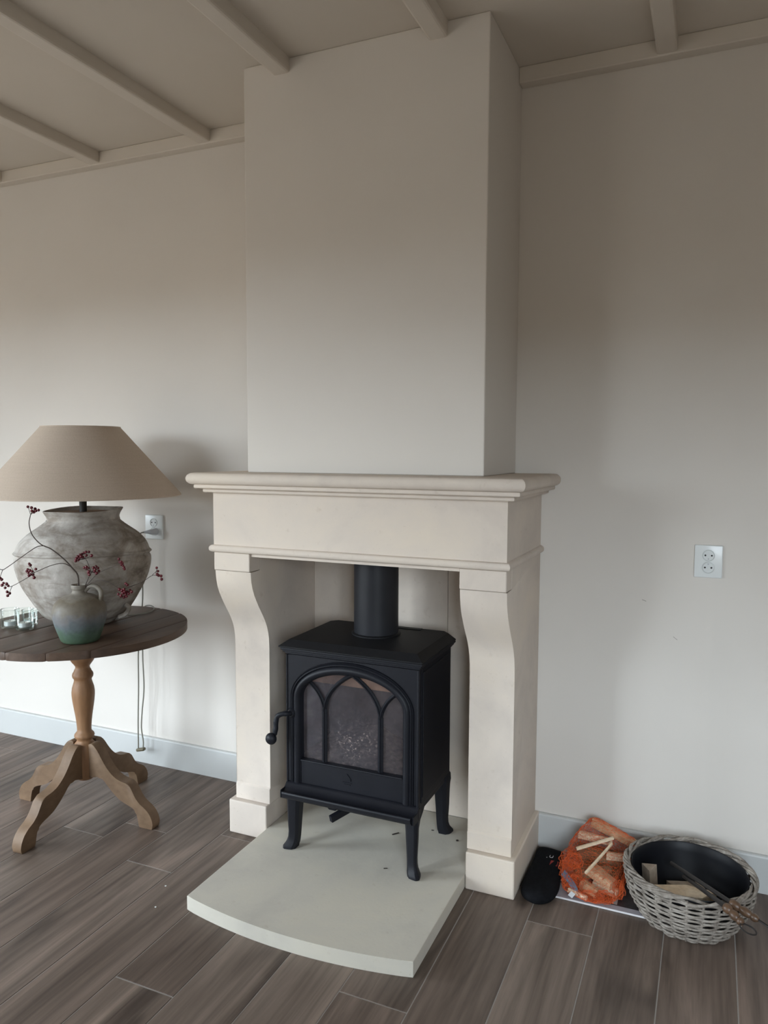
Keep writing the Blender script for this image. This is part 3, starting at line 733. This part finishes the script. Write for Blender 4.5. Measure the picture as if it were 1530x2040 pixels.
def P3(a, z, d=0.0): return Vector((JX, JY, 0))+rr*a+Vector((0, 0, z))-vd*d
def twig(label, stems, clusters):
    root = thing('berry_twig', label, 'twig', (JX, JY, .853), 'berry twigs in the jug')
    bm = nb()
    for pts, r0, r1, d0, d1 in stems:
        n = len(pts); P = catmull([P3(a, z, d0+(d1-d0)*i/(n-1)) for i, (a, z) in enumerate(pts)], 5); m = len(P)
        tube(bm, P, [r0+(r1-r0)*i/(m-1) for i in range(m)], 6)
    fin('stem', bm, 'twig', root, True)
    for pts, hub, d in clusters:
        bm = nb(); hb = P3(hub[0], hub[1], d)
        for i, (a, z) in enumerate(pts):
            p = P3(a, z, d+random.uniform(-.012, .012)); ball(bm, p, random.uniform(.0044, .0054), 8, 6)
        o = fin('berry_cluster', bm, 'berry', root, True)
        bm = nb()
        for a, z in pts[::2]: tube(bm, [hb, P3(a, z, d)], .0008, 5)
        fin('berry_stalk', bm, 'twig', o, True)
main = [(.004, .800), (-.0007, .8479), (-.0025, .8956), (-.0197, .9202), (-.0433, .9479), (-.0844, .9821), (-.1179, .9983), (-.1444, 1.0291), (-.1529, 1.0649), (-.1471, 1.0941)]
b1 = [(-.1040, .9930), (-.1200, .9935), (-.1361, .9884), (-.1709, .9654), (-.2275, .9259), (-.2439, .9193), (-.263, .9307)]
b2 = [(-.0196, .9218), (-.0485, .9364), (-.0859, .9314), (-.1254, .9165), (-.1402, .9115)]
C0 = [(-.1543, 1.12), (-.1431, 1.1168), (-.1327, 1.112), (-.1207, 1.1096), (-.1418, 1.1071), (-.1363, 1.103), (-.1289, 1.1071)]
C1 = [(-.2498, .893), (-.2544, .9012), (-.2452, .8881), (-.2606, .9077)]
C2 = [(-.1555, .9393), (-.1524, .9344), (-.161, .9212), (-.153, .9196), (-.1466, .9164), (-.1597, .9098), (-.1518, .9065), (-.1454, .9033), (-.1407, .8967), (-.1645, .9147), (-.1568, .9032), (-.135, .923)]
C3 = [(-.2442, .87), (-.2389, .8782), (-.2276, .8783), (-.2329, .8651), (-.2229, .8717)]
C3b = [(-.2268, .852), (-.2206, .8454), (-.2256, .8404)]
C4 = [(.0193, .9219), (.0259, .9252), (.0323, .9204), (.0318, .9056), (.035, .9007), (.0485, .9221), (.0568, .9254), (.0631, .9205), (.0661, .9106), (.0516, .9122), (.0579, .9057), (.026, .919), (.054, .917), (.033, .912)]
C5 = [(-.0076, .9464), (-.0058, .9546), (-.0007, .9612), (.006, .9661), (.0125, .9678), (.0191, .971), (.0257, .976), (.0353, .9744), (.0432, .9646), (.0155, .9596), (.004, .9546), (.027, .9645), (.001, .950), (.010, .962)]
C6 = [(.1305, .9535), (.1369, .9453), (.1416, .9388), (.1461, .9257), (.1383, .9355), (.1477, .9208), (.1335, .9421), (.143, .932)]
C7 = [(.1514, .8716), (.1562, .8683), (.1298, .855), (.1378, .8518), (.1459, .8485), (.154, .8452), (.1639, .8502), (.1262, .8402), (.1341, .8353), (.1438, .8303), (.152, .8337), (.1588, .8419), (.1687, .8486), (.1445, .8567), (.140, .845), (.149, .840)]
C8 = [(.2564, .9163), (.2594, .9065), (.256, .8983), (.2689, .8917), (.2607, .8934), (.2719, .8786)]
twig('long arching berry twig bending left out of the jug', [(main, .0026, .0012, 0, .03), (b1, .0014, .0010, .02, .05), ([(-.2407, .9193), (-.2496, .8963)], .001, .0008, .045, .05), (b2, .0014, .001, .005, .05), ([(-.1503, .9016), (-.2117, .8685), (-.2262, .8717)], .001, .0008, .05, .06), ([(-.2117, .8685), (-.2205, .8487)], .0009, .0007, .057, .06)],
     [(C0, (-.1471, 1.0941), .03), (C1, (-.2496, .8963), .05), (C2, (-.1402, .9115), .05), (C3, (-.2262, .8717), .06), (C3b, (-.2205, .8487), .06)])
twig('short upright berry twig with two red clusters above the jug mouth', [([(.006, .80), (.0156, .848), (.0314, .8892), (.0417, .9089)], .0016, .0010, 0, .02), ([(.0417, .9056), (.0357, .9253), (.025, .9514), (.0155, .958)], .001, .0008, .02, .03)], [(C4, (.0417, .9089), .02), (C5, (.022, .953), .03)])
twig('berry twig leaning right across the urn with a small red cluster', [([(.008, .80), (.0173, .8496), (.0344, .876), (.0676, .9074), (.1186, .9305), (.1335, .9388)], .0015, .0008, 0, .03)], [(C6, (.1335, .9388), .03)])
twig('low berry twig arching right with clusters in front of and beside the urn', [([(.008, .80), (.019, .8529), (.049, .8761), (.0784, .8811), (.1025, .873), (.1346, .8534)], .0015, .0009, 0, .03), ([(.1346, .8534), (.165, .862), (.2051, .8751), (.2397, .8949), (.2624, .8901)], .0011, .0008, .03, -.02), ([(.2397, .8949), (.2580, .9100)], .0008, .0007, -.015, -.02)], [(C7, (.1346, .8534), .03), (C8, (.252, .899), -.02)])

def votive(px, py, r, h, label, candle_label):
    z0 = TZ+.0012
    bm = nb(); lathe(bm, [(.002, z0+.006), (r*.80, z0+.005), (r*.93, z0+.001), (r, z0+.005), (r, z0+h-.002), (r+.0006, z0+h)], px, py, 36, cap1=False); tube(bm, [(px+r*math.cos(2*PI*i/36), py+r*math.sin(2*PI*i/36), z0+h) for i in range(36)], .0011, 6, True)
    tag(fin('votive_glass', bm, 'votive_glass', None, True, origin=(px, py, z0), angle=40), label, 'candle holder', 'votive glasses on the table')
    if candle_label:
        t_ = thing('tealight', candle_label, 'candle', (px, py, z0+.0095), 'tealights in the glasses'); zb = z0+.0098
        bm = nb(); lathe(bm, [(.0190, zb), (.0195, zb+.015), (.0188, zb+.015), (.0185, zb+.0125)], px, py, 28, cap1=False); fin('cup', bm, 'candle_cup', t_, True)
        bm = nb(); lathe(bm, [(.0184, zb+.001), (.0184, zb+.0135), (.004, zb+.0125)], px, py, 28); fin('wax', bm, 'candle_wax', t_, True)
        bm = nb(); tube(bm, [(px, py, zb+.0125), (px+.001, py, zb+.018)], .0008, 5); fin('wick', bm, 'bark_dark', t_)
votive(-1.2465, -.5640, .0300, .066, 'clear glass votive holder, leftmost of the three on the table edge', 'white tealight in the leftmost votive glass')
votive(-1.1840, -.5585, .0300, .070, 'clear glass votive holder, tallest and in front of the three', 'white tealight in the tallest votive glass')
votive(-1.2155, -.5090, .0255, .056, 'clear glass votive holder nearest the urn, behind the tallest glass', 'white tealight in the votive glass nearest the urn')

# ================================================================== RIGHT CORNER: mitt, magazine, net bag, basket
mag = thing('magazine', 'grey magazine lying flat on the floor under the net of firewood', 'magazine', (.72, -.16, 0))
fin('pages', bbox(.578, .866, -.284, -.030, .0006, .0058, bev=.0008), 'paper_edge', mag)
fin('cover', bbox(.578, .866, -.2835, -.030, .0060, .0066), 'magazine_cover', mag)
fin('printed_picture', bbox(.735, .835, -.262, -.120, .0067, .0069), 'magazine_print', mag)
fin('printed_picture', bbox(.758, .772, -.258, -.170, .0070, .0071), 'magazine_print_light', mag)

mo = [(.505, -.062), (.545, -.060), (.585, -.064), (.590, -.110), (.597, -.170), (.606, -.235), (.606, -.275), (.600, -.305), (.585, -.330), (.560, -.344), (.535, -.340), (.514, -.326), (.503, -.300), (.5015, -.262), (.503, -.200), (.5045, -.130)]
oc = [(p.x, p.y) for p in catmull([(a, b, 0) for a, b in mo], 4, True)]
cxm, cym = .553, -.20
bm = nb(); rings = []
for sc, z in ((.93, .0012), (.985, .006), (1.0, .014), (.985, .022), (.93, .0275), (.80, .0305), (.55, .0320), (.25, .0315)):
    rings.append([bm.verts.new((cxm+(x-cxm)*sc, cym+(y-cym)*(1-(1-sc)*.45 if sc > .5 else sc+.2), z+(.0016*math.sin(x*90+y*55) if .01 < z else 0))) for x, y in oc])
n = len(oc)
for a, b in zip(rings, rings[1:]):
    for i in range(n): bm.faces.new((a[i], a[(i+1) % n], b[(i+1) % n], b[i]))
bm.faces.new(rings[0]); bm.faces.new(rings[-1])
mitt = tag(fin('fireplace_mitt', bm, 'mitt_black', None, True, origin=(.553, -.2, 0), angle=60), 'black cloth fireplace mitt lying on the floor beside the right plinth', 'mitt')
cu = bpy.data.curves.new('lettering', 'FONT'); cu.body = 'JU'; cu.size = .020; cu.extrude = .0004; cu.align_x = 'LEFT'
to = bpy.data.objects.new('lettering_tmp', cu); COL.objects.link(to); dg = bpy.context.evaluated_depsgraph_get()
tm = bpy.data.meshes.new_from_object(to.evaluated_get(dg)); bpy.data.objects.remove(to)
bm = nb(); bm.from_mesh(tm); bmesh.ops.transform(bm, verts=bm.verts, matrix=Matrix.Translation((.545, -.126, .0322)) @ Matrix.Rotation(-.05, 4, 'Z')); fin('lettering', bm, 'mitt_letter', mitt)
fin('red_patch', bbox(.561, .585, -.170, -.142, .0318, .0326, bev=.0003), 'mitt_red', mitt)

# firewood: each stick a thing
STK = []
def stick(a, b, w, h, mat, label, roll=0.0, taper=.85, hull=True):
    a, b = Vector(a), Vector(b); d = (b-a); L = d.length; d.normalize()
    u = d.cross(Vector((0, 0, 1))); u = u.normalized() if u.length > 1e-3 else Vector((1, 0, 0)); v = u.cross(d)
    ca, sa = math.cos(roll), math.sin(roll); u, v = u*ca+v*sa, v*ca-u*sa
    bm = nb(); rings = []
    for i, t in enumerate((0, .33, .66, 1)):
        f = 1-(1-taper)*t; cpt = a+d*L*t; ring = []
        for (px, py) in ((-1, -1), (1, -.9), (.95, .8), (.2, 1.05), (-1, .85)):
            j = 1+random.uniform(-.05, .05); ring.append(bm.verts.new(cpt+u*px*w/2*f*j+v*py*h/2*f*j+d*(random.uniform(-.002, .002) if i in (0, 3) else 0)))
        rings.append(ring)
    for r1, r2 in zip(rings, rings[1:]):
        for i in range(5): bm.faces.new((r1[i], r1[(i+1) % 5], r2[(i+1) % 5], r2[i]))
    bm.faces.new(rings[0]); bm.faces.new(rings[-1])
    if hull: STK.extend([v_.co.copy() for v_ in bm.verts])
    o = fin('firewood_stick', bm, mat, None, origin=(a+b)/2); tag(o, label, 'firewood', 'firewood in the orange net'); return o
stick((.672, -.050, .138), (.800, -.088, .112), .030, .024, 'firewood', 'thick squared firewood stick along the top of the net, by the baseboard')
stick((.636, -.098, .112), (.738, -.104, .110), .022, .020, 'firewood_pale', 'pale firewood stick with a cut end, second from the top of the net')
stick((.642, -.166, .100), (.744, -.120, .134), .010, .008, 'firewood_pale', 'thin pale splint sloping up to the right in the net', hull=False)
stick((.679, -.236, .068), (.742, -.146, .128), .007, .006, 'firewood_pale', 'thinnest whitish splint standing diagonally across the front of the net', hull=False)
stick((.728, -.146, .088), (.778, -.141, .088), .022, .020, 'firewood_pale', 'short firewood block near the basket, right side of the net')
stick((.686, -.188, .060), (.756, -.222, .042), .040, .026, 'firewood', 'broad split piece facing forward in the middle of the net')
stick((.670, -.232, .030), (.716, -.256, .024), .026, .024, 'firewood', 'small firewood piece low at the front of the net')
stick((.636, -.262, .022), (.690, -.280, .019), .012, .012, 'firewood_pale', 'yellowish splint on the magazine at the front of the net')
stick((.640, -.120, .070), (.770, -.100, .060), .040, .040, 'firewood_bark', 'thick log piece buried in the middle of the net behind the splints')
stick((.640, -.190, .040), (.740, -.150, .045), .034, .034, 'firewood_bark', 'log piece in the left half of the net under the splints')
stick((.740, -.180, .030), (.780, -.080, .030), .034, .034, 'firewood_bark', 'log piece at the right bottom of the net beside the basket')
stick((.650, -.075, .028), (.760, -.055, .030), .036, .034, 'firewood', 'log piece at the bottom back of the net by the baseboard')
stick((.700, -.200, .022), (.770, -.225, .022), .024, .024, 'firewood_pale', 'light end of firewood poking out of the net toward the basket')
# net bag: the skin round the sticks, wires of real thickness
bag = thing('net_bag', 'orange plastic net bag holding the split firewood', 'net bag', (.70, -.16, .006))
bm = nb()
for p in STK: bm.verts.new(p+(p-Vector((.705, -.15, .06))).normalized()*.004)
for p in ((.604, -.19, .055), (.604, -.225, .035), (.612, -.245, .015), (.722, -.288, .012), (.750, -.268, .012), (.612, -.13, .09)): bm.verts.new(p)
r_ = bmesh.ops.convex_hull(bm, input=bm.verts)
bmesh.ops.delete(bm, geom=list({g_ for g_ in r_['geom_interior']+r_['geom_unused'] if isinstance(g_, bmesh.types.BMVert)}), context='VERTS')
for _ in range(5):
    es = [e for e in bm.edges if e.calc_length() > .0145]
    if not es: break
    bmesh.ops.subdivide_edges(bm, edges=es, cuts=1); bmesh.ops.triangulate(bm, faces=[f for f in bm.faces if len(f.verts) > 3])
for _ in range(2): bmesh.ops.smooth_vert(bm, verts=bm.verts, factor=.4, use_axis_x=True, use_axis_y=True, use_axis_z=True)
for v in bm.verts:
    v.co += Vector((random.uniform(-1, 1), random.uniform(-1, 1), random.uniform(-1, 1)))*.0022
    v.co.z = max(v.co.z, .0088); v.co.y = min(v.co.y, -.0175); v.co.x = max(v.co.x, .598) if v.co.z < .034 else v.co.x
bmesh.ops.wireframe(bm, faces=bm.faces, thickness=.0010, use_even_offset=False, use_replace=True, use_boundary=True)
net = fin('net', bm, 'net_orange', bag); net['kind'] = 'stuff'
def crumple(name, blobs):
    """bunched-up netting: crumpled closed skins of fine wires"""
    bm = nb()
    for cen, sc in blobs:
        b2 = nb(); bmesh.ops.create_icosphere(b2, subdivisions=3, radius=1); sd = random.uniform(0, 9)
        for v in b2.verts:
            d = v.co.normalized(); f = 1+.22*math.sin(7*d.x+sd)*math.sin(6*d.y+2*sd)+.16*math.sin(13*d.z+5*d.x+sd)+random.uniform(-.09, .09)
            v.co = Vector((cen[0]+d.x*sc[0]*f, cen[1]+d.y*sc[1]*f, max(cen[2]+d.z*sc[2]*f, .0090)))
        bmesh.ops.wireframe(b2, faces=b2.faces, thickness=.0008, use_even_offset=False, use_replace=True)
        me = bpy.data.meshes.new('tmp'); b2.to_mesh(me); b2.free(); bm.from_mesh(me); bpy.data.meshes.remove(me)
    o = fin(name, bm, 'net_orange', bag); o['kind'] = 'stuff'
crumple('gathered_neck', [((.622, -.178, .068), (.026, .034, .024)), ((.630, -.214, .056), (.030, .022, .026)), ((.640, -.196, .078), (.024, .024, .020)), ((.652, -.246, .040), (.022, .020, .022)), ((.634, -.236, .034), (.020, .018, .018))])
crumple('gathered_end', [((.700, -.272, .022), (.034, .016, .013)), ((.738, -.262, .024), (.028, .018, .015)), ((.772, -.226, .034), (.016, .026, .024))])
bm = nb(); rows = []
for t, p in enumerate(catmull([(.612, -.225, .050), (.632, -.246, .044), (.650, -.262, .034), (.660, -.272, .022)], 4)):
    rows.append([bm.verts.new(p+Vector((-.004, -.004, -.006))), bm.verts.new(p+Vector((.005, .002, .007)))])
for a, b in zip(rows, rows[1:]): bm.faces.new((a[0], a[1], b[1], b[0]))
bmesh.ops.solidify(bm, geom=bm.faces[:], thickness=.0006)
lab = fin('label_strip', bm, 'label_blue', bag)
bm = nb(); box(bm, -.007, .007, -.0005, .0005, -.012, .012, mat=Matrix.Translation((.648, -.283, .021)) @ Matrix.Rotation(.5, 4, 'Y') @ Matrix.Rotation(.4, 4, 'X')); fin('label_tab', bm, 'label_white', bag)

# wicker basket
KX, KY = .958, -.233
bk = thing('wicker_basket', 'round grey wicker basket holding a black tub against the right wall', 'basket', (KX, KY, 0))
KP = [(0.004, .112), (.02, .124), (.045, .140), (.075, .155), (.105, .163), (.13, .1655), (.15, .166)]
def KR(z):
    for (z0, r0), (z1, r1) in zip(KP, KP[1:]):
        if z <= z1: return r0+(r1-r0)*(z-z0)/(z1-z0)
    return KP[-1][1]
NS = 26
bm = nb(); rows = 19
for i in range(rows):
    z = .0075+.0070*i; ph = PI*(i % 2); pts = []; m = NS*4
    for j in range(m):
        a = 2*PI*j/m; rr_ = KR(z)+.0050*math.cos(a*NS/2+ph)+.0008*math.sin(a*5+i)
        pts.append((KX+rr_*math.cos(a), KY+rr_*math.sin(a), z+.0013*math.sin(a*3+i*1.7)+.0008*math.sin(a*11+i*3)))
    tube(bm, pts, .0031*random.uniform(.85, 1.12), 7, True)
wv = fin('weave', bm, 'wicker', bk, True, angle=80); wv['kind'] = 'stuff'
for j in range(NS):
    a = 2*PI*j/NS+PI/NS; bm = nb()
    tube(bm, [(KX+KR(z)*math.cos(a), KY+KR(z)*math.sin(a), z) for z in (.0055, .03, .06, .09, .12, .145)], .0034, 6); fin('stake', bm, 'wicker', bk, True)
for s_i in range(6):
    pts = []; m = 120
    for j in range(m):
        a = 2*PI*j/m; tw = a*(5+(s_i % 3))+s_i*1.3; rr_ = .1655+.0070*math.cos(tw); pts.append((KX+rr_*math.cos(a), KY+rr_*math.sin(a), .1450+.0070*math.sin(tw)))
    bm = nb(); tube(bm, pts, .0036, 7, True); fin('rim_strand', bm, 'wicker', bk, True, angle=80)
for a, ln in ((3.30, .03), (3.75, .022), (5.3, .02), (4.3, .018), (2.8, .02)):   # loose ends
    bm = nb(); p = Vector((KX+.171*math.cos(a), KY+.171*math.sin(a), .128)); t_ = Vector((-math.sin(a), math.cos(a), .35))
    tube(bm, [p-t_*ln*.5, p, p+t_*ln*.5], .0036, 6); fin('loose_end', bm, 'wicker', bk, True)
bm = nb(); lathe(bm, [(.100, .006), (.112, .020), (.128, .050), (.143, .085), (.151, .120), (.1535, .1435), (.1520, .1455), (.1500, .1435), (.1475, .118), (.1395, .085), (.1245, .050), (.1085, .022), (.095, .0110), (.004, .0105)], KX, KY, 72)
tag(fin('black_tub', bm, 'tub_black', None, True, origin=(KX, KY, .006), angle=50), 'glossy black tub sitting inside the wicker basket', 'tub')
def log(verts_bot, h, mat, label, name='split_log', lean=(0, 0)):
    bm = nb(); z0 = verts_bot[0][2]
    prism(bm, [(v[0], v[1]) for v in verts_bot], lambda p: (p[0], p[1], z0), lambda p: (p[0]+lean[0], p[1]+lean[1], z0+h), .0012)
    cen = Vector((sum(v[0] for v in verts_bot)/len(verts_bot), sum(v[1] for v in verts_bot)/len(verts_bot), z0))
    tag(fin(name, bm, mat, None, origin=cen), label, 'log', 'logs in the black tub')
log([(.868, -.282, .070), (.905, -.316, .070), (.995, -.296, .070), (1.030, -.250, .070), (.953, -.246, .070)], .035, 'firewood_pale', 'pale split log lying across the black tub')
log([(.838, -.225, .060), (.862, -.262, .060), (.878, -.215, .060)], .062, 'log_grey', 'greyish wedge of wood standing at the left of the black tub', lean=(-.006, .014))
log([(.900, -.200, .030), (.930, -.235, .030), (1.010, -.215, .030), (.985, -.170, .030)], .050, 'log_grey', 'dark chunk of wood at the back of the black tub')
def tool(p0, p1, p2, label, ringdir, hw):
    p0, p1, p2 = Vector(p0), Vector(p1), Vector(p2); d = (p2-p1).normalized()
    root = thing('fire_tool', label, 'fire tool', p1, 'fire tools in the basket')
    bm = nb(); tube(bm, [p0, p0.lerp(p1, .5), p1+d*.004], [.0052, .0058, .0062], 10); fin('shaft', bm, 'tool_iron', root, True)
    L = (p2-p1).length; prof = [(0, .006), (.05, .0105), (.16, .0122), (.30, .0108), (.36, .0075), (.42, .0100), (.56, .0115), (.70, .0095), (.75, .0070), (.82, .0100), (.92, .0095), (1, .005)]
    bm = nb(); tube(bm, [p1+d*(L*t) for t, _ in prof], [r for _, r in prof], 16); fin('handle', bm, 'handle_wood', root, True, angle=50)
    e1 = d; e2 = Vector(ringdir).normalized(); cen = p2+d*hw*.95
    bm = nb(); tube(bm, [cen+(e1*math.cos(2*PI*i/28)+e2*math.sin(2*PI*i/28))*hw for i in range(28)], .0019, 7, True); fin('hanging_ring', bm, 'tool_iron', root, True)
tool((.9095, -.165, .116), (1.0578, -.3970, .167), (1.1216, -.4320, .156), 'fire tool with turned wooden handle, further from the camera, resting on the basket rim', (.75, -.66, -.1), .016)
tool((.9450, -.225, .116), (1.0449, -.4180, .167), (1.0865, -.4590, .153), 'fire tool with turned wooden handle and iron ring, nearer the front of the basket', (.80, .55, -.15), .017)

# crumbs
def crumb(p, l, w, rot, mat, label, cat):
    bm = nb(); box(bm, -l/2, l/2, -w/2, w/2, 0, w*.7, bev=w*.2, seg=1, mat=Matrix.Translation(p) @ Matrix.Rotation(rot, 4, 'Z'))
    tag(fin('bark_crumb' if mat == 'bark_dark' else 'white_crumb', bm, mat, None, origin=p), label, cat, 'crumbs')
crumb((.0636, -.2081, HZ+.0003), .026, .004, .9, 'bark_dark', 'dark bark splinter on the hearth behind the right front stove leg', 'crumb')
crumb((.1677, -.1366, HZ+.0003), .009, .003, .2, 'bark_dark', 'small dark bark crumb on the hearth under the stove rear', 'crumb')
crumb((.1156, -.4114, HZ+.0003), .012, .003, .5, 'bark_dark', 'dark bark crumb on the hearth left of the right front stove leg', 'crumb')
crumb((.2636, -.1685, HZ+.0003), .008, .006, .5, 'bark_dark', 'round dark crumb on the hearth beside the right pilaster', 'crumb')
crumb((-.4765, -.6982, .0003), .005, .004, .5, 'crumb_white', 'white crumb on the floor left of the hearth, farther one', 'crumb')
crumb((-.4334, -.7935, .0003), .005, .004, .2, 'crumb_white', 'white crumb on the floor left of the hearth, nearer one', 'crumb')
